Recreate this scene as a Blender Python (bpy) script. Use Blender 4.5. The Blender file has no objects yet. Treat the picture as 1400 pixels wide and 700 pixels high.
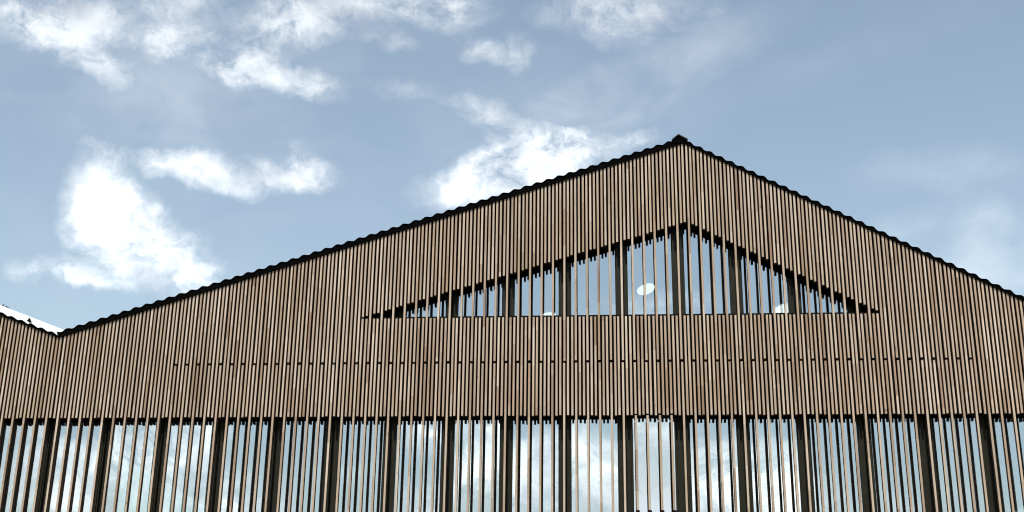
import bpy, math
from mathutils import Vector, Matrix

scene = bpy.context.scene
R = math.radians
LP = 0.17                 # spacing of the long window fins (every third batten)
EYE = 1.6                 # eye height of the photographer

# ------------------------------------------------------------------ camera
cam_data = bpy.data.cameras.new("camera")
cam = bpy.data.objects.new("camera", cam_data)
scene.collection.objects.link(cam)
cam.location = (49.1045 * LP, -109.0707 * LP, EYE)
YAW, PITCH, ROLL = -0.0798, 0.3607, 0.0143
fw0 = Vector((math.sin(YAW), math.cos(YAW), 0)); rt0 = Vector((math.cos(YAW), -math.sin(YAW), 0)); up0 = Vector((0, 0, 1))
fwd = math.cos(PITCH) * fw0 + math.sin(PITCH) * up0
upv = -math.sin(PITCH) * fw0 + math.cos(PITCH) * up0
rgt = math.cos(ROLL) * rt0 + math.sin(ROLL) * upv
upv = -math.sin(ROLL) * rt0 + math.cos(ROLL) * upv
cam.rotation_euler = Matrix((rgt, upv, -fwd)).transposed().to_euler()
cam_data.lens = 36 * 1807.75 / 1400
cam_data.clip_end = 3000
scene.camera = cam

# ------------------------------------------------------------------ sun and sky
SUN_EL, SUN_AZ = 54.0, 185.0          # azimuth clockwise from +Y: behind the camera, a little to its left
sd = bpy.data.lights.new("sun", 'SUN')
sd.energy = 5.0; sd.angle = R(0.5); sd.color = (1.0, 0.95, 0.88)
sun = bpy.data.objects.new("sun", sd); scene.collection.objects.link(sun)
sdir = Vector((math.sin(R(SUN_AZ)) * math.cos(R(SUN_EL)), math.cos(R(SUN_AZ)) * math.cos(R(SUN_EL)), math.sin(R(SUN_EL))))
sun.rotation_euler = sdir.to_track_quat('Z', 'Y').to_euler()
sun.location = (8, -20, 30)

scene.view_settings.view_transform = 'Standard'
scene.view_settings.look = 'None'
scene.view_settings.exposure = 0.0
scene.view_settings.gamma = 1.0

# clouds: (azimuth, elevation, half width, half height in degrees, roll in degrees, density)
FRONT = [(-27.62, 29.02, 3.01, 1.14, 5, 0.86),
    (-25.53, 28.99, 1.9, 0.76, 0, 0.69),
    (-20.84, 29.94, 1.74, 1.52, 0, 0.67),
    (-20.85, 28.22, 1.74, 0.76, 5, 0.73),
    (-25.64, 27.66, 1.58, 0.63, -10, 0.59),
    (-23.6, 27.03, 1.52, 0.63, -25, 0.57),
    (-13.07, 30.94, 3.17, 1.14, 15, 0.86),
    (-15.44, 29.66, 1.65, 1.01, 20, 0.73),
    (-17.21, 28.26, 1.01, 1.58, 0, 0.67),
    (-18.25, 27.44, 1.01, 0.63, 0, 0.82),
    (-15.99, 27.37, 1.08, 0.57, -25, 0.65),
    (-14.12, 27.41, 1.14, 0.6, 0, 0.73),
    (-7.89, 31.36, 1.65, 0.82, 0, 0.9),
    (-6.34, 29.69, 0.89, 0.48, -10, 0.7),
    (-4.32, 29.35, 0.82, 0.76, -20, 0.73),
    (-0.93, 31.31, 1.97, 0.89, 0, 0.77),
    (2.15, 31.16, 2.38, 0.89, -10, 0.7),
    (0.68, 30.11, 1.27, 0.44, -20, 0.52),
    (-5.8, 26.71, 1.33, 0.82, -15, 0.69),
    (-3.8, 24.73, 2.09, 1.2, 12, 1.7),
    (-4.8, 24.08, 2.09, 1.01, 15, 1.5),
    (-2.27, 24.92, 1.58, 0.76, 12, 0.69),
    (-7.63, 23.0, 1.39, 0.57, 10, 0.62),
    (-1.15, 25.41, 1.46, 0.7, 15, 0.62),
    (-23.28, 22.09, 1.2, 1.52, 15, 0.71),
    (-22.69, 20.95, 1.84, 1.58, 0, 0.73),
    (-21.95, 20.12, 1.97, 1.39, -20, 0.77),
    (-20.32, 19.68, 2.03, 1.27, -20, 0.77),
    (-19.18, 18.81, 1.58, 0.89, -10, 0.69),
    (-25.11, 18.58, 1.52, 0.57, 0, 0.7),
    (-23.31, 18.25, 1.14, 0.38, 0, 0.52),
    (-17.06, 23.48, 3.17, 0.76, 0, 0.82),
    (-14.64, 23.69, 1.39, 0.63, 5, 0.67),
    (-19.72, 23.58, 1.58, 0.63, -10, 0.62),
    (-23.14, 23.82, 1.08, 0.44, -5, 0.57),
    (-15.0, 24.75, 0.76, 0.38, 0, 0.52),
    (-9.64, 27.57, 1.9, 0.44, -10, 0.52),
    (1.29, 25.68, 1.08, 0.51, 10, 0.52),
    (-10.47, 29.58, 1.27, 0.44, 0, 0.49)]
VEIL = [(0.99, 27.94, 5.39, 1.08, 26, 1.3),
    (-20.49, 25.88, 7.61, 2.22, -15, 0.5),
    (17.95, 19.51, 8.87, 1.9, 5, 1.7),
    (16.26, 20.3, 4.44, 0.95, 10, 0.6),
    (-3.25, 25.89, 5.39, 2.85, 15, 0.6),
    (-22.45, 21.04, 5.71, 4.12, -20, 0.3),
    (15.38, 23.26, 2.85, 0.82, 0, 0.7),
    (-26.6, 27.67, 6.97, 2.22, -10, 0.35),
    (-14.67, 28.97, 5.71, 2.85, 10, 0.35),
    (12.12, 28.94, 6.34, 0.95, 15, 0.25)]
BACK = [(204.54, 10.02, 2.85, 1.58, 0, 0.8),
    (201.54, 11.42, 1.9, 0.95, 0, 0.8),
    (200.59, 10.9, 2.54, 1.27, -10, 0.7),
    (198.66, 12.47, 1.9, 1.08, 0, 1.25),
    (195.96, 9.66, 1.9, 1.27, 0, 0.8),
    (198.33, 9.25, 2.85, 0.95, 0, 0.7),
    (188.01, 13.19, 1.58, 0.95, 0, 0.85),
    (185.32, 10.92, 1.33, 1.39, 0, 1.0),
    (183.32, 11.57, 1.77, 1.58, 0, 1.2),
    (180.78, 10.81, 1.97, 1.33, 0, 1.2),
    (182.85, 13.12, 1.9, 0.79, -10, 0.7),
    (176.19, 11.55, 1.9, 0.89, 20, 0.95),
    (175.78, 10.02, 2.22, 0.79, 0, 0.9),
    (173.45, 10.43, 2.22, 1.58, 0, 1.1),
    (174.32, 11.51, 1.58, 0.95, 0, 0.7),
    (186.95, 9.97, 1.9, 0.95, 0, 0.8),
    (178.88, 18.28, 2.22, 0.7, 0, 0.7),
    (174.88, 12.75, 1.27, 0.51, 0, 0.4),
    (191.72, 10.91, 1.58, 0.38, 0, 0.3),
    (167.81, 9.83, 2.22, 0.51, 0, 0.3)]

SKY_STR = 0.15
SKY_SAT, SKY_VAL = 0.82, 0.96
CLOUD_GAIN = 1.88                       # sunlit cloud against the clear sky in the same direction
GLASS_COL, GLASS_R = (.92, .95, .97), 0.455
GREY = [(178.4, 6.8, 4.2, 2.6, 0, 1.2)]
scene.cycles.max_bounces = 6; scene.cycles.diffuse_bounces = 1
scene.cycles.filter_width = 1.05
world = bpy.data.worlds.new("World"); scene.world = world
world.use_nodes = True
world.cycles.sampling_method = 'MANUAL'; world.cycles.sample_map_resolution = 512
wt = world.node_tree; wt.nodes.clear()
def wn(t, **k):
    n = wt.nodes.new(t)
    for a, b in k.items(): setattr(n, a, b)
    return n
def wl(a, b): wt.links.new(a, b)
def wmath(op, a, b=None, c=None, clamp=False):
    n = wn('ShaderNodeMath', operation=op, use_clamp=clamp)
    for i, v in enumerate((a, b, c)):
        if v is None: continue
        if isinstance(v, (int, float)): n.inputs[i].default_value = v
        else: wl(v, n.inputs[i])
    return n.outputs[0]
def wrange(v, a, b, c=0.0, d=1.0, t='SMOOTHSTEP'):
    n = wn('ShaderNodeMapRange', interpolation_type=t, clamp=True) if t != 'SMOOTHSTEP' else wn('ShaderNodeMapRange', interpolation_type=t)
    wl(v, n.inputs[0])
    for i, q in enumerate((a, b, c, d)): n.inputs[i + 1].default_value = q
    return n.outputs[0]
def wnoise(vec, scale, detail, rough=0.55, dist=0.0, off=(0, 0, 0), stretch=(1, 1, 1)):
    m = wn('ShaderNodeMapping'); wl(vec, m.inputs[0])
    m.inputs['Location'].default_value = off; m.inputs['Scale'].default_value = stretch
    n = wn('ShaderNodeTexNoise'); wl(m.outputs[0], n.inputs['Vector'])
    n.inputs['Scale'].default_value = scale; n.inputs['Detail'].default_value = detail
    n.inputs['Roughness'].default_value = rough; n.inputs['Distortion'].default_value = dist
    return n
sky = wn('ShaderNodeTexSky', sky_type='NISHITA', sun_disc=False)
sky.sun_elevation = R(SUN_EL); sky.sun_rotation = R(SUN_AZ)
sky.air_density = 1.5; sky.dust_density = 0.2; sky.ozone_density = 0.5; sky.altitude = 100
hs = wn('ShaderNodeHueSaturation'); hs.inputs['Hue'].default_value = 0.494; hs.inputs['Saturation'].default_value = SKY_SAT; hs.inputs['Value'].default_value = SKY_VAL
wl(sky.outputs[0], hs.inputs['Color'])
tc = wn('ShaderNodeTexCoord'); D0 = tc.outputs['Generated']
# slightly warped direction, so that the cloud edges curl
wv = wnoise(D0, 9.0, 4, 0.6)
wm = wn('ShaderNodeVectorMath', operation='MULTIPLY_ADD'); wl(wv.outputs['Color'], wm.inputs[0])
wm.inputs[1].default_value = (0.042, 0.042, 0.042); wm.inputs[2].default_value = (-0.026, -0.026, -0.026)
wa = wn('ShaderNodeVectorMath', operation='ADD'); wl(D0, wa.inputs[0]); wl(wm.outputs[0], wa.inputs[1])
wv2 = wnoise(D0, 34.0, 4, 0.65)
wm2 = wn('ShaderNodeVectorMath', operation='MULTIPLY_ADD'); wl(wv2.outputs['Color'], wm2.inputs[0])
wm2.inputs[1].default_value = (0.02, 0.02, 0.02); wl(wa.outputs[0], wm2.inputs[2])
off2 = wn('ShaderNodeVectorMath', operation='SUBTRACT'); wl(wm2.outputs[0], off2.inputs[0]); off2.inputs[1].default_value = (0.006, 0.006, 0.006)
DW = off2.outputs[0]
def cloud_sum(table):
    total = None
    for az, el, rx, ry, rot, w in table:
        a, e = R(az), R(el)
        c = Vector((math.sin(a) * math.cos(e), math.cos(a) * math.cos(e), math.sin(e)))
        e1 = Vector((math.cos(a), -math.sin(a), 0)); e2 = e1.cross(c).normalized()
        if e2.z < 0: e2 = -e2
        f1 = math.cos(R(rot)) * e1 + math.sin(R(rot)) * e2
        f2 = c.cross(f1).normalized()
        m = Matrix((f1, f2, c)).transposed()
        mp = wn('ShaderNodeMapping', vector_type='TEXTURE'); wl(DW, mp.inputs[0])
        mp.inputs['Location'].default_value = c
        mp.inputs['Rotation'].default_value = m.to_euler('XYZ')
        mp.inputs['Scale'].default_value = (R(rx) * 1.6, R(ry) * 1.6, 0.6)
        g = wn('ShaderNodeTexGradient', gradient_type='SPHERICAL'); wl(mp.outputs[0], g.inputs[0])
        s = wmath('MULTIPLY', g.outputs['Fac'], 1.5 * w)
        total = s if total is None else wmath('ADD', total, s)
    return total
big = wnoise(DW, 15.0, 7, 0.58, 0.5, (3.1, 1.7, 0.4), (1, 1, 1.5)).outputs['Fac']
fine = wnoise(DW, 40.0, 9, 0.66, 0.5, (0.3, 5.2, 2.1), (1, 1, 1.4)).outputs['Fac']
turb = wmath('ADD', wmath('MULTIPLY', big, 0.52), wmath('MULTIPLY', fine, 0.48))
placed = wmath('MINIMUM', cloud_sum(FRONT + BACK + GREY), 1.6)
# the rest of the sky goes on with the same broken cumulus: a coverage noise outside the part described above
cov = wnoise(D0, 4.2, 4, 0.55, 0.3, (7.7, 2.3, 1.1), (1, 1, 1.8)).outputs['Fac']
cov = wrange(cov, 0.50, 0.72, 0.0, 1.1)
sepd = wn('ShaderNodeSeparateXYZ'); wl(D0, sepd.inputs[0])
def cone(az, el, r0, r1):
    a, e = R(az), R(el)
    dp = wn('ShaderNodeVectorMath', operation='DOT_PRODUCT'); wl(D0, dp.inputs[0])
    dp.inputs[1].default_value = (math.sin(a) * math.cos(e), math.cos(a) * math.cos(e), math.sin(e))
    return wrange(dp.outputs['Value'], math.cos(R(r0)), math.cos(R(r1)), 0.0, 1.0)
out_f = cone(-4.6, 20.7, 25, 38); out_b = cone(184.6, 14.0, 22, 34)
cov = wmath('MULTIPLY', wmath('MULTIPLY', cov, out_f), out_b)
dens = wmath('MULTIPLY', wmath('ADD', placed, cov), wrange(turb, 0.34, 0.66, 0.0, 1.7, 'LINEAR'))
alpha = wmath('MULTIPLY', wrange(dens, -0.1, 1.8), 1.0)
alpha = wmath('SUBTRACT', wmath('MULTIPLY', alpha, 1.03), 0.012, clamp=True)
veil_n = wnoise(D0, 11.0, 6, 0.55, 0.6, (1.0, 0.2, 4.0), (1, 1, 2.2)).outputs['Fac']
veil = wmath('MULTIPLY', wmath('MINIMUM', cloud_sum(VEIL), 1.2), wrange(veil_n, 0.3, 0.75, 0.15, 1.0))
veil = wmath('MULTIPLY', veil, 0.24, clamp=True)
alpha = wmath('MAXIMUM', alpha, veil)
alpha = wmath('MULTIPLY', alpha, wrange(sepd.outputs['Z'], -0.02, 0.06))
# lit tops and greyer hollows of the clouds
tone = wrange(wnoise(D0, 20.0, 5, 0.5, 0.2, (2.0, 9.0, 0.7)).outputs['Fac'], 0.30, 0.56)
sd2 = wn('ShaderNodeHueSaturation'); sd2.inputs['Hue'].default_value = 0.49; sd2.inputs['Saturation'].default_value = 0.2; sd2.inputs['Value'].default_value = CLOUD_GAIN
wl(sky.outputs[0], sd2.inputs['Color'])
tone = wmath('SUBTRACT', tone, wmath('MULTIPLY', cloud_sum(GREY), 1.6), clamp=True)   # thicker, greyer banks
cc = wn('ShaderNodeMix', data_type='RGBA'); wl(tone, cc.inputs['Factor'])
cc.inputs['A'].default_value = (.62, .645, .69, 1); cc.inputs['B'].default_value = (1, 1, .985, 1)
ca = wn('ShaderNodeMix', data_type='RGBA', blend_type='MULTIPLY'); ca.inputs['Factor'].default_value = 1.0
wl(sd2.outputs[0], ca.inputs['A']); wl(cc.outputs['Result'], ca.inputs['B'])
mx = wn('ShaderNodeMix', data_type='RGBA'); wl(alpha, mx.inputs['Factor'])
wl(hs.outputs[0], mx.inputs['A']); wl(ca.outputs['Result'], mx.inputs['B'])
bg = wn('ShaderNodeBackground'); bg.inputs['Strength'].default_value = SKY_STR
wl(mx.outputs['Result'], bg.inputs['Color'])
wo = wn('ShaderNodeOutputWorld'); wl(bg.outputs[0], wo.inputs['Surface'])

# ------------------------------------------------------------------ helpers
COL = scene.collection
def H(h): return EYE + h * LP          # height over the eye in fin spacings -> metres
def X(i): return i * LP
def mesh_obj(name, verts, faces, mat, parent=None, smooth=False):
    me = bpy.data.meshes.new(name); me.from_pydata(verts, [], faces); me.update()
    if smooth:
        for f in me.polygons: f.use_smooth = True
    me.materials.append(mat)
    o = bpy.data.objects.new(name, me); COL.objects.link(o)
    if parent: o.parent = parent
    return o
def box_vf(x0, x1, y0, y1, z0, z1, off=0):
    v = [(x0,y0,z0),(x1,y0,z0),(x1,y1,z0),(x0,y1,z0),(x0,y0,z1),(x1,y0,z1),(x1,y1,z1),(x0,y1,z1)]
    f = [(0,3,2,1),(4,5,6,7),(0,1,5,4),(1,2,6,5),(2,3,7,6),(3,0,4,7)]
    return v, [tuple(i + off for i in q) for q in f]
def box(name, x0, x1, y0, y1, z0, z1, mat, parent=None):
    v, f = box_vf(x0, x1, y0, y1, z0, z1); return mesh_obj(name, v, f, mat, parent)
def prism_y(name, poly, y0, y1, mat, parent=None):
    """poly: list of (x, z), counter-clockwise seen from the front (-Y); extruded from y0 to y1"""
    n = len(poly)
    v = [(x, y0, z) for x, z in poly] + [(x, y1, z) for x, z in poly]
    f = [tuple(range(n)), tuple(range(2 * n - 1, n - 1, -1))]
    f += [(i, i + n, (i + 1) % n + n, (i + 1) % n) for i in range(n)]
    return mesh_obj(name, v, f, mat, parent)
def thing(name, label, cat, loc=(0, 0, 0), group=None):
    o = bpy.data.objects.new(name, None); COL.objects.link(o); o.location = loc
    o["label"] = label; o["category"] = cat
    if group: o["group"] = group
    return o

# ------------------------------------------------------------------ materials
def new_mat(name):
    m = bpy.data.materials.new(name); m.use_nodes = True
    t = m.node_tree; t.nodes.clear()
    return m, t
class N:
    def __init__(s, t): s.t = t
    def n(s, ty, **k):
        q = s.t.nodes.new(ty)
        for a, b in k.items(): setattr(q, a, b)
        return q
    def l(s, a, b): s.t.links.new(a, b)
    def m(s, op, a, b=None, clamp=False):
        q = s.n('ShaderNodeMath', operation=op, use_clamp=clamp)
        for i, v in enumerate((a, b)):
            if v is None: continue
            if isinstance(v, (int, float)): q.inputs[i].default_value = v
            else: s.l(v, q.inputs[i])
        return q.outputs[0]
    def noise(s, vec, stretch, scale, detail=3, rough=.55):
        mp = s.n('ShaderNodeMapping'); s.l(vec, mp.inputs[0]); mp.inputs['Scale'].default_value = stretch
        q = s.n('ShaderNodeTexNoise'); s.l(mp.outputs[0], q.inputs['Vector'])
        q.inputs['Scale'].default_value = scale; q.inputs['Detail'].default_value = detail; q.inputs['Roughness'].default_value = rough
        return q.outputs['Fac']
    def ramp(s, fac, stops):
        q = s.n('ShaderNodeValToRGB'); s.l(fac, q.inputs[0])
        e = q.color_ramp.elements
        while len(e) < len(stops): e.new(0.5)
        for el, (p, c) in zip(e, stops): el.position = p; el.color = (*c, 1)
        return q.outputs[0]
    def mix(s, fac, a, b, mode='MIX'):
        q = s.n('ShaderNodeMix', data_type='RGBA', blend_type=mode)
        for key, v in (('Factor', fac), ('A', a), ('B', b)):
            if isinstance(v, (int, float)): q.inputs[key].default_value = v
            elif isinstance(v, tuple): q.inputs[key].default_value = (*v, 1)
            else: s.l(v, q.inputs[key])
        return q.outputs['Result']
PITCH_B = LP / 3
def wood_material():
    m, t = new_mat("weathered_larch"); g = N(t)
    geo = g.n('ShaderNodeNewGeometry'); sep = g.n('ShaderNodeSeparateXYZ'); g.l(geo.outputs['Position'], sep.inputs[0])
    colid = g.m('ROUND', g.m('DIVIDE', sep.outputs['X'], PITCH_B))
    w1 = g.n('ShaderNodeTexWhiteNoise', noise_dimensions='1D'); g.l(colid, w1.inputs['W'])
    blk = g.m('FLOOR', g.m('ADD', g.m('MULTIPLY', sep.outputs['Z'], 1.7), g.m('MULTIPLY', w1.outputs['Value'], 9.0)))
    w2 = g.n('ShaderNodeTexWhiteNoise', noise_dimensions='2D')
    cb = g.n('ShaderNodeCombineXYZ'); g.l(colid, cb.inputs[0]); g.l(blk, cb.inputs[1]); g.l(cb.outputs[0], w2.inputs['Vector'])
    tone = g.m('ADD', g.m('MULTIPLY', w1.outputs['Value'], 0.5), g.m('MULTIPLY', w2.outputs['Value'], 0.5))
    base = g.ramp(tone, [(0.05, (.30, .226, .165)), (0.3, (.38, .302, .232)), (0.62, (.44, .364, .291)), (0.95, (.55, .474, .393))])
    red = g.m('LESS_THAN', w2.outputs['Value'], 0.03)
    base = g.mix(g.m('MULTIPLY', red, 0.5), base, (.26, .165, .11))
    # each board is sawn from another place in the log: offset the grain by board
    off = g.n('ShaderNodeVectorMath', operation='MULTIPLY_ADD'); g.l(w2.outputs['Color'], off.inputs[0])
    off.inputs[1].default_value = (7, 7, 7); g.l(geo.outputs['Position'], off.inputs[2])
    grain = g.noise(off.outputs[0], (150, 150, 3.0), 1.0, 4, .6)
    streak = g.noise(off.outputs[0], (40, 40, 1.1), 1.0, 3, .5)
    knot = g.noise(off.outputs[0], (22, 22, 9), 1.0, 2, .5)
    weather = g.noise(geo.outputs['Position'], (.55, .5, .35), 1.0, 4, .6)
    base = g.mix(1.0, base, g.ramp(grain, [(0.25, (.78, .76, .74)), (0.6, (1.02, 1.02, 1.02)), (0.8, (1.08, 1.07, 1.06))]), 'MULTIPLY')
    base = g.mix(1.0, base, g.ramp(streak, [(0.3, (.84, .81, .78)), (0.6, (1.0, 1.0, 1.0))]), 'MULTIPLY')
    base = g.mix(1.0, base, g.ramp(knot, [(0.22, (.45, .36, .3)), (0.29, (1.0, 1.0, 1.0))]), 'MULTIPLY')
    base = g.mix(1.0, base, g.ramp(weather, [(0.3, (.93, .86, .78)), (0.55, (1.0, .98, .95)), (0.75, (1.05, 1.05, 1.06))]), 'MULTIPLY')
    # shade between the battens painted in: sides and backs darkened, fronts keep their colour
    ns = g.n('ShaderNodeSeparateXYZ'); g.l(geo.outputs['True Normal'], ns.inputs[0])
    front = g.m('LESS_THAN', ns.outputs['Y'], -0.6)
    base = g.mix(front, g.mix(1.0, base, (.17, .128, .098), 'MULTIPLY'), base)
    stain = g.noise(geo.outputs['Position'], (2.6, 2.6, .45), 1.0, 5, .62)
    base = g.mix(1.0, base, g.ramp(stain, [(0.32, (.86, .81, .75)), (0.5, (.98, .97, .955)), (0.7, (1.03, 1.03, 1.03))]), 'MULTIPLY')
    b = g.n('ShaderNodeBsdfPrincipled'); g.l(base, b.inputs['Base Color'])
    b.inputs['Roughness'].default_value = 0.78; b.inputs['Specular IOR Level'].default_value = 0.25
    bp = g.n('ShaderNodeBump'); bp.inputs['Strength'].default_value = 0.25; bp.inputs['Distance'].default_value = 0.002
    g.l(grain, bp.inputs['Height']); g.l(bp.outputs[0], b.inputs['Normal'])
    o = g.n('ShaderNodeOutputMaterial'); g.l(b.outputs[0], o.inputs[0])
    return m
def plain(name, col, rough=.6, spec=.3, metal=0.0, var=.25, scale=4.0):
    m, t = new_mat(name); g = N(t)
    geo = g.n('ShaderNodeNewGeometry')
    nz = g.noise(geo.outputs['Position'], (1, 1, 1), scale, 5, .6)
    c = g.mix(1.0, col, g.ramp(nz, [(0.3, (1 - var,) * 3), (0.7, (1 + var,) * 3)]), 'MULTIPLY')
    b = g.n('ShaderNodeBsdfPrincipled'); g.l(c, b.inputs['Base Color'])
    b.inputs['Roughness'].default_value = rough; b.inputs['Specular IOR Level'].default_value = spec; b.inputs['Metallic'].default_value = metal
    o = g.n('ShaderNodeOutputMaterial'); g.l(b.outputs[0], o.inputs[0])
    return m
def glass_material():
    m, t = new_mat("solar_glass"); g = N(t)
    geo = g.n('ShaderNodeNewGeometry')
    nz = g.noise(geo.outputs['Position'], (1, 1, .6), 1.6, 2, .5)
    bp = g.n('ShaderNodeBump'); bp.inputs['Strength'].default_value = 1.0; bp.inputs['Distance'].default_value = 0.0022
    g.l(nz, bp.inputs['Height'])
    gl = g.n('ShaderNodeBsdfGlossy'); gl.inputs['Roughness'].default_value = 0.0
    gl.inputs['Color'].default_value = (*GLASS_COL, 1); g.l(bp.outputs[0], gl.inputs['Normal'])
    tr = g.n('ShaderNodeBsdfTransparent'); tr.inputs['Color'].default_value = (.55, .6, .58, 1)
    mx = g.n('ShaderNodeMixShader'); mx.inputs[0].default_value = GLASS_R
    g.l(tr.outputs[0], mx.inputs[1]); g.l(gl.outputs[0], mx.inputs[2])
    o = g.n('ShaderNodeOutputMaterial'); g.l(mx.outputs[0], o.inputs[0])
    return m
def lamp_material():
    m, t = new_mat("opal_lamp_glow"); g = N(t)
    e = g.n('ShaderNodeEmission'); e.inputs['Color'].default_value = (1, .98, .95, 1); e.inputs['Strength'].default_value = 5.2
    o = g.n('ShaderNodeOutputMaterial'); g.l(e.outputs[0], o.inputs[0]); return m
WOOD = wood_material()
BLACK = plain("black_membrane", (.003, .0025, .002), .95, .03)
ROOFM = plain("black_fibre_cement", (.0016, .0016, .0016), .95, .03)
FRAME = plain("dark_olive_frame", (.0125, .012, .0065), .6, .15)
GROOVE = plain("black_gasket", (.004, .004, .003), .8, .08)
CAPM = plain("grey_metal_cap", (.05, .055, .055), .5, .4)
GLASS = glass_material()
DARKROOM = plain("dark_interior", (.025, .024, .022), .9, .1)
WHITE = plain("white_roof_coating", (.86, .86, .84), .6, .3, var=.03)
LAMP = lamp_material()
LAMPRIM = plain("white_lamp_rim", (.8, .8, .78), .4, .4, var=.02)
GROUNDM = plain("pale_paving", (.22, .21, .19), .9, .2, var=.2, scale=.7)
PLINTH = plain("dark_plinth_cladding", (.05, .047, .043), .7, .2)

# ------------------------------------------------------------------ ground
gnd = mesh_obj("ground", [(-1500, -1500, 0), (1500, -1500, 0), (1500, 1500, 0), (-1500, 1500, 0)], [(0, 1, 2, 3)], GROUNDM)
gnd["kind"] = "structure"

# ------------------------------------------------------------------ the outline of the facade, in fin spacings
VX, VH = 0.15, 34.10                  # valley between the two gables
RX, RH = 55.95, 51.98                 # ridge
SL, SR, SN = (RH - VH) / (RX - VX), -0.552, -0.377
END = 95.8
EX = 88.0; EH = RH + SR * (EX - RX)   # valley beyond the right edge
def roof_h(i):
    """underside of the verge over the facade"""
    if i < VX: return VH + SN * (i - VX)
    if i <= RX:
        t = (i - VX) / (RX - VX)
        return VH + SL * (i - VX)
    if i <= EX: return RH + SR * (i - RX)
    return EH + 0.377 * (i - EX)
H_FASCIA, H_JOINT, H_SILL, H_LOW = 26.84, 31.55, 35.58, 13.5
WLX, WLH, WAX, WAH, WRX = 27.3, 35.75, 55.85, 44.32, 72.1
def win_h(i):
    """underside of the cladding over the gable window"""
    return min(WAH + (WAH - WLH) / (WAX - WLX) * (i - WAX), WAH - 0.535 * (i - WAX))
BW, BD = 0.0305, 0.075                # batten width and depth
Y_BACK, Y_GLASS = 0.09, 0.26

main = thing("gabled_building", "wide gabled building clad in vertical timber battens with triangular gable window and black wavy roof", "building", (X(44), 0, 0))
left = thing("gabled_building", "timber batten building with bright white rear roof and small dark roof vent", "building", (X(-8), 0, 0))
for o in (main, left): pass
def adopt(o, par):
    o.parent = par; o.matrix_parent_inverse = Matrix.Translation(-Vector(par.location)); return o

# one batten, one metre long, with eased edges; copies share this mesh and are stretched in length
def batten_mesh(w, d, e=0.003):
    a = w / 2
    prof = [(-a + e, 0), (a - e, 0), (a, e), (a, d - e), (a - e, d), (-a + e, d), (-a, d - e), (-a, e)]
    n = len(prof)
    v = [(x, y, 0) for x, y in prof] + [(x, y, 1) for x, y in prof]
    f = [tuple(range(n - 1, -1, -1)), tuple(range(n, 2 * n))] + [(i, (i + 1) % n, (i + 1) % n + n, i + n) for i in range(n)]
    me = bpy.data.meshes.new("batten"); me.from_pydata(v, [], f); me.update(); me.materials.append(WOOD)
    return me
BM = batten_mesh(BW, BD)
def jit(k, a):                          # small steady irregularity of the carpentry
    return a * math.sin(k * 12.9898 + 4.1) * math.cos(k * 78.233)
def batten(name, i, h0, h1, par, y=0.0):
    o = bpy.data.objects.new(name, BM); COL.objects.link(o)
    k = i * 3 + h0
    z0, z1 = H(h0) + jit(k + 1, .006), H(h1)
    o.location = (X(i) + jit(k, .0034), y + jit(k + 7, .003), z0); o.scale = (1, 1, z1 - z0)
    o.rotation_euler = (0, jit(k + 3, .0007), jit(k + 9, .05))
    adopt(o, par); return o

TOPG = 0.10                             # battens run up behind the verge board
J = 0.11                                # half the open joint
ext_main, ext_left = [], []
for c in range(-60, 96 * 3):
    i = c / 3.0
    par = main if i > VX else left
    top = roof_h(i) + TOPG
    inview = -7 <= i <= 85.5
    long_fin = (c % 3 == 0)
    win = win_h(i) > H_SILL + 0.15
    segs = []
    if long_fin:
        if 11 <= round(i) <= 79:
            segs.append(("window_fin" if win else "batten", H_JOINT + J, top))
            if round(i) in (51, 52, 53, 54):
                segs.append(("window_fin", H_FASCIA + .12, H_JOINT - J))       # ends above the opening window
            else:
                segs.append(("window_fin", H_LOW, H_JOINT - J))
        else:
            segs.append(("window_fin", H_LOW, top))
    elif win:
        segs.append(("batten", win_h(i), top)); segs.append(("spandrel_batten", H_FASCIA, H_SILL))
    else:
        segs.append(("batten", H_FASCIA, top))
    for nm, a, b in segs:
        if inview: batten(nm, i, a, b, par)
        else: (ext_main if par is main else ext_left).append((i, a, b))
for lst, par in ((ext_main, main), (ext_left, left)):
    v, f = [], []
    for i, a, b in lst:
        q, w = box_vf(X(i) - BW / 2, X(i) + BW / 2, 0, BD, H(a), H(b), len(v)); v += q; f += w
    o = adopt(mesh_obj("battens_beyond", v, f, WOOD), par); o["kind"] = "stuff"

# black backing behind the battens, with the window openings left free
def backing(name, poly, par, y0=Y_BACK, y1=None):
    return adopt(prism_y(name, [(X(a), H(b)) for a, b in poly], y0, y1 or Y_GLASS + .12, BLACK), par)
HB = H_FASCIA + .20; HS = H_SILL - .12
backing("backing_panel", [(VX, HB), (WLX, HB), (WLX, roof_h(WLX)), (VX, VH)], main)
backing("backing_panel", [(WLX, HB), (WRX, HB), (WRX, HS), (WLX, HS)], main)
backing("backing_panel", [(WRX, HB), (EX, HB), (EX, EH), (WRX, roof_h(WRX))], main)
backing("backing_panel", [(WLX + .001, win_h(WLX) + .22), (WAX, WAH + .22), (WAX, roof_h(WAX)), (WLX + .001, roof_h(WLX))], main)
backing("backing_panel", [(WAX, WAH + .22), (WRX - .001, win_h(WRX) + .22), (WRX - .001, roof_h(WRX)), (WAX, roof_h(WAX))], main)
backing("backing_panel", [(EX, HB), (END, HB), (END, roof_h(END)), (EX, EH)], main)
backing("backing_panel", [(-22, HB), (VX, HB), (VX, VH), (-22, roof_h(-22))], left)
# window sill of the gable window
adopt(box("window_sill", X(WLX + .4), X(WRX - .3), .079, Y_GLASS + .02, H(H_SILL - .12) + .001, H(H_SILL + .29), GROOVE), main)

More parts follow.
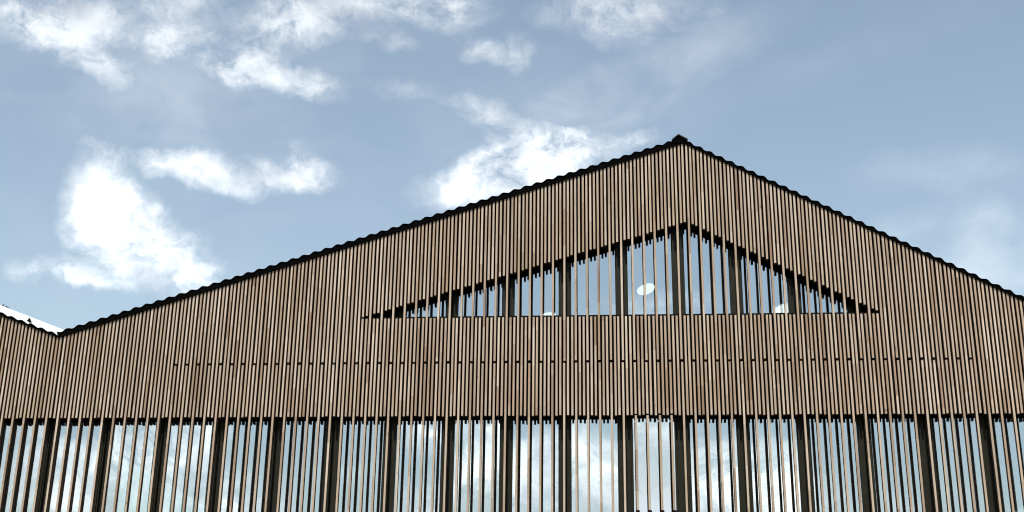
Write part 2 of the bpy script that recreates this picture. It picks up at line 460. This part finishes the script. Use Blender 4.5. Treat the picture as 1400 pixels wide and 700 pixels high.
# ------------------------------------------------------------------ glazing
MW = 0.188
def mullion(i, z0, z1, par):
    x = X(i); a, b = MW / 2, 0.03
    prof = [(-a, .23), (-b, .23), (-b, .25), (b, .25), (b, .23), (a, .23), (a, .33), (-a, .33)]
    n = len(prof)
    v = [(x + q, y, z0) for q, y in prof] + [(x + q, y, z1) for q, y in prof]
    f = [tuple(range(n - 1, -1, -1)), tuple(range(n, 2 * n))] + [(k, (k + 1) % n, (k + 1) % n + n, k + n) for k in range(n)]
    o = adopt(mesh_obj("mullion", v, f, FRAME), par)
    gk = box("gasket", x - .012, x + .012, .244, .2495, z0 + .002, z1 - .002, GROOVE); gk.parent = o
    return o
def pane(poly, par, tilt=(0, 0), name="window_pane", y=Y_GLASS):
    cx = sum(p[0] for p in poly) / len(poly); cz = sum(p[1] for p in poly) / len(poly)
    o = prism_y(name, [(x - cx, z - cz) for x, z in poly], 0, .012, GLASS)
    o.location = (cx, y, cz); o.rotation_euler = (tilt[0], 0, tilt[1])
    return adopt(o, par)
ZT, ZB = H(H_FASCIA) + .05, H(H_LOW)
for n in range(-4, 20):
    i0, i1 = n * 5, n * 5 + 5
    par = main if i1 > VX + .5 else left
    mullion(i0, ZB, ZT, main if n >= 0 else left)
    if i0 in (50, 95): continue
    x0, x1 = X(i0) + MW / 2 - .01, X(i1) - MW / 2 + .01
    pane([(x0, ZB), (x1, ZB), (x1, ZT), (x0, ZT)], par, (jit(n + 2.2, .006), jit(n + 5.5, .007)))
# gable window: mullions and panes cut to the slope
gm = [30, 35, 40, 45, 50, 55, 60, 65, 70]
for i in gm:
    mullion(i, H(H_SILL) - .03, H(min(win_h(i - .55), win_h(i + .55)) + .24), main)
edges = [WLX + .6] + gm + [WRX - .35]
for a, b in zip(edges[:-1], edges[1:]):
    x0 = X(a) + (MW / 2 - .01 if a in gm else 0); x1 = X(b) - (MW / 2 - .01 if b in gm else 0)
    up = [(x1, H(win_h(x1 / LP) + .3))]
    if x0 / LP < WAX < x1 / LP: up.append((X(WAX), H(WAH + .3)))
    up.append((x0, H(win_h(x0 / LP) + .3)))
    pane([(x0, H(H_SILL) - .02), (x1, H(H_SILL) - .02)] + up, main, (jit(a * .37, .002), jit(a * .61, .002)))

# the opening window between the two mullions under the ridge: pane tilted in its frame, four fins of its own
ow_x0, ow_x1 = X(50) + MW / 2 + .004, X(55) - MW / 2 - .004
ZO = H(18.25)
v, f = [], []
for bx_ in ((ow_x0, ow_x0 + .03, .225, .285, ZO, ZT - .004), (ow_x1 - .03, ow_x1, .225, .285, ZO, ZT - .004), (ow_x0 + .031, ow_x1 - .031, .226, .284, ZO, ZO + .05), (ow_x0 + .031, ow_x1 - .031, .226, .284, ZT - .04, ZT - .004)):
    q, w = box_vf(*bx_, off=len(v)); v += q; f += w
ow = adopt(mesh_obj("opening_window", v, f, FRAME), main)
ow["label"] = "opening window whose four short fins end in dark brackets"
gp = prism_y("window_pane", [(ow_x0 + .02 - (ow_x0 + ow_x1) / 2, -(ZT - ZO) / 2 + .02), (ow_x1 - .02 - (ow_x0 + ow_x1) / 2, -(ZT - ZO) / 2 + .02), (ow_x1 - .02 - (ow_x0 + ow_x1) / 2, (ZT - ZO) / 2 - .03), (ow_x0 + .02 - (ow_x0 + ow_x1) / 2, (ZT - ZO) / 2 - .03)], 0, .012, GLASS)
gp.location = ((ow_x0 + ow_x1) / 2, .262, (ZO + ZT) / 2); gp.rotation_euler = (R(1.5), 0, R(0.3))
gp.parent = ow
for i in (51, 52, 53, 54):
    o = bpy.data.objects.new("window_fin", BM); COL.objects.link(o)
    o.location = (X(i) + jit(i, .003), -.012, H(18.88)); o.scale = (1, 1, H(H_FASCIA) - .006 - H(18.88)); o.parent = ow
    br = box("bracket", X(i) - .018, X(i) + .03, -.006, .19, H(18.88) - .035, H(18.88) - .004, GROOVE); br.parent = ow
pane([(ow_x0, ZB), (ow_x1, ZB), (ow_x1, ZO - .06), (ow_x0, ZO - .06)], main)
adopt(box("transom", X(50) + MW / 2 + .001, X(55) - MW / 2 - .001, .231, .32, ZO - .07, ZO - .003, FRAME), main)

# ------------------------------------------------------------------ lower storey, rooms and rear
adopt(box("plinth_wall", X(VX), X(END), .02, .33, 0, ZB - .002, PLINTH), main)
adopt(box("plinth_wall", X(-22), X(VX) - .002, .02, .33, 0, ZB - .002, PLINTH), left)
adopt(box("floor_slab", X(VX) + .01, X(END) - .01, .37, 9.0, H(HB) + .05, H(HB) + .3, DARKROOM), main)
adopt(box("rear_wall", X(VX), X(END), 9.0, 9.2, 0, H(VH) - .1, DARKROOM), main)
adopt(prism_y("rear_gable", [(X(VX), H(VH) - .09), (X(EX), H(EH) - .09), (X(RX), H(RH) - .09)], 9.0, 9.2, DARKROOM), main)
adopt(box("rear_wall", X(-22), X(VX) - .01, 3.0, 3.2, 0, H(VH) - .12, DARKROOM), left)

# ------------------------------------------------------------------ roofs: corrugated sheets with the waves running front to back
WAVE, AMP = 0.177, 0.0145
def roof_part(x0, h0, x1, h1, lift, par, y0=-.035, y1=9.4, phase=0.0, name="roof_sheet", mat=None):
    p0 = Vector((X(x0), H(h0))); p1 = Vector((X(x1), H(h1))); d = p1 - p0; L = d.length; d /= L; nrm = Vector((-d.y, d.x))
    if nrm.y < 0: nrm = -nrm
    steps = int(L / WAVE * 10); T = .012
    up, lo = [], []
    for k in range(steps + 1):
        s = L * k / steps
        wv_ = AMP * math.cos(2 * math.pi * s / WAVE + phase)
        q = p0 + d * s + nrm * (lift + wv_); up.append((q.x, q.y)); q2 = q - nrm * T; lo.append((q2.x, q2.y))
    n = steps + 1
    v = [(x, y0, z) for x, z in up] + [(x, y1, z) for x, z in up] + [(x, y0, z) for x, z in lo] + [(x, y1, z) for x, z in lo]
    f = []
    for k in range(steps):
        f += [(k, k + 1, k + 1 + n, k + n), (2 * n + k, 3 * n + k, 3 * n + k + 1, 2 * n + k + 1), (k, 2 * n + k, 2 * n + k + 1, k + 1), (n + k, n + k + 1, 3 * n + k + 1, 3 * n + k)]
    f += [(0, n, 3 * n, 2 * n), (n - 1, 3 * n - 1, 4 * n - 1, 2 * n - 1)]
    sheet = adopt(mesh_obj(name, v, f, mat or ROOFM), par)
    # verge board closing the waves at the front, its upper edge following them
    bu = [(x, z - .001) for x, z in lo]
    base = [(p0.x, p0.y), (p1.x, p1.y)]
    poly_v = [(x, y0 + .012, z) for x, z in bu] + [(p0.x + d.x * L * k / steps, y0 + .012, p0.y + d.y * L * k / steps) for k in range(n)]
    m_ = len(poly_v)
    vv = poly_v + [(x, y + .03, z) for x, y, z in poly_v]
    ff = []
    for k in range(steps):
        ff += [(n + k, n + k + 1, k + 1, k), (m_ + k, m_ + k + 1, m_ + n + k + 1, m_ + n + k), (n + k, m_ + n + k, m_ + n + k + 1, n + k + 1), (k, k + 1, m_ + k + 1, m_ + k)]
    adopt(mesh_obj("verge_board", vv, ff, ROOFM), par)
    return sheet
sl = roof_part(VX - .05, VH - .02, RX - .35, RH - .13, .084, main, phase=.6)
srr = roof_part(RX - .35, RH + .02, EX, EH, .045, main, phase=2.0)
roof_part(EX, EH, END + .2, roof_h(END + .2), .05, main)
roof_part(-22, roof_h(-22), VX - .05, VH, .036, left, y1=3.3)
# ridge cap: a folded sheet over the ridge
cx, cz = X(55.35), H(52.78)
cap = [(cx - .105, cz - .085), (cx - .097, cz - .098), (cx, cz - .014), (cx + .135, cz - .10), (cx + .143, cz - .088), (cx, cz)]
adopt(prism_y("ridge_cap", cap, -.05, 9.45, CAPM), main)
adopt(prism_y("ridge_filler", [(cx - .08, cz - .15), (cx + .11, cz - .15), (cx + .11, cz - .094), (cx, cz - .02), (cx - .08, cz - .088)], -.03, 9.4, ROOFM), main)

# the white rear roof of the left building, rising behind its verge
def wpt(i, h): return (X(i), H(h))
YR = 1.2
wr = [wpt(-21, 33), wpt(1.2, 33.6), wpt(1.2, 35.6), wpt(-2.84, 37.17), wpt(-9.31, 39.66), wpt(-21, 44.16)]
adopt(prism_y("white_roof", wr, YR, 3.0, WHITE), left)
tv = (X(-6.04), YR - .06, H(38.05))
vx, vy, vz = tv
vm = mesh_obj("roof_vent", [(vx - .024, vy - .03, vz - .03), (vx + .024, vy - .03, vz - .03), (vx + .024, vy + .058, vz - .03), (vx - .024, vy + .058, vz - .03), (vx + .004, vy, vz + .034)],
              [(0, 3, 2, 1), (0, 1, 4), (1, 2, 4), (2, 3, 4), (3, 0, 4)], GROOVE); adopt(vm, left)
lv, lf = [], []
for k in range(7):                       # leaf litter caught on its upper edge
    cx_, cz_ = X(-9.3 + k * .14), H(39.63 - .385 * k * .14) + .012 + .02 * (k % 3 == 1)
    s_ = .016 + .008 * (k % 2); n_ = len(lv)
    lv += [(cx_ - s_, YR + .05, cz_ - .02), (cx_ + s_, YR + .02, cz_ - .02), (cx_, YR + .09, cz_ - .02), (cx_ + s_ * jit(k, .9), YR + .05, cz_ + s_ * 1.2)]
    lf += [(n_, n_ + 2, n_ + 1), (n_, n_ + 1, n_ + 3), (n_ + 1, n_ + 2, n_ + 3), (n_ + 2, n_, n_ + 3)]
ll = adopt(mesh_obj("leaf_litter", lv, lf, CAPM), left); ll["kind"] = "stuff"

# ------------------------------------------------------------------ round lamps behind the gable window
def disc_lamp(i, h, depth, r, label):
    root = thing("ceiling_lamp", label, "lamp", (X(i), depth, H(h)), "round lamps behind the gable window")
    seg = 40
    def ring(rad, z): return [(rad * math.cos(2 * math.pi * k / seg), rad * math.sin(2 * math.pi * k / seg), z) for k in range(seg)]
    def lathe(name, prof, mat):
        v, f = [], []
        for rad, z in prof: v += ring(rad, z)
        for a in range(len(prof) - 1):
            for k in range(seg): f.append((a * seg + k, a * seg + (k + 1) % seg, (a + 1) * seg + (k + 1) % seg, (a + 1) * seg + k))
        f.append(tuple(range(seg - 1, -1, -1))); f.append(tuple(range((len(prof) - 1) * seg, len(prof) * seg)))
        o = mesh_obj(name, v, f, mat, root, True); return o
    lathe("diffuser", [(r * .55, -.03), (r * .85, -.024), (r * .97, -.008), (r * .98, .004)], LAMP)
    lathe("rim", [(r * .985, .005), (r, .006), (r, .03), (r * .6, .045), (r * .2, .05)], LAMPRIM)
    st = box("stem", -.008, .008, -.008, .008, .051, .5, GROOVE, root)
    root.rotation_euler = (R(-12), R(-17), 0)
    return root
disc_lamp(52.3, 40.7, 1.3, .15, "glowing round lamp seen whole behind the gable window below the ridge")
disc_lamp(43.12, 38.0, 1.3, .15, "lamp behind the gable window with only a thin sliver showing above the sill")
disc_lamp(64.74, 38.55, 1.3, .17, "lamp half hidden by the sill and a mullion under the steep roof slope")
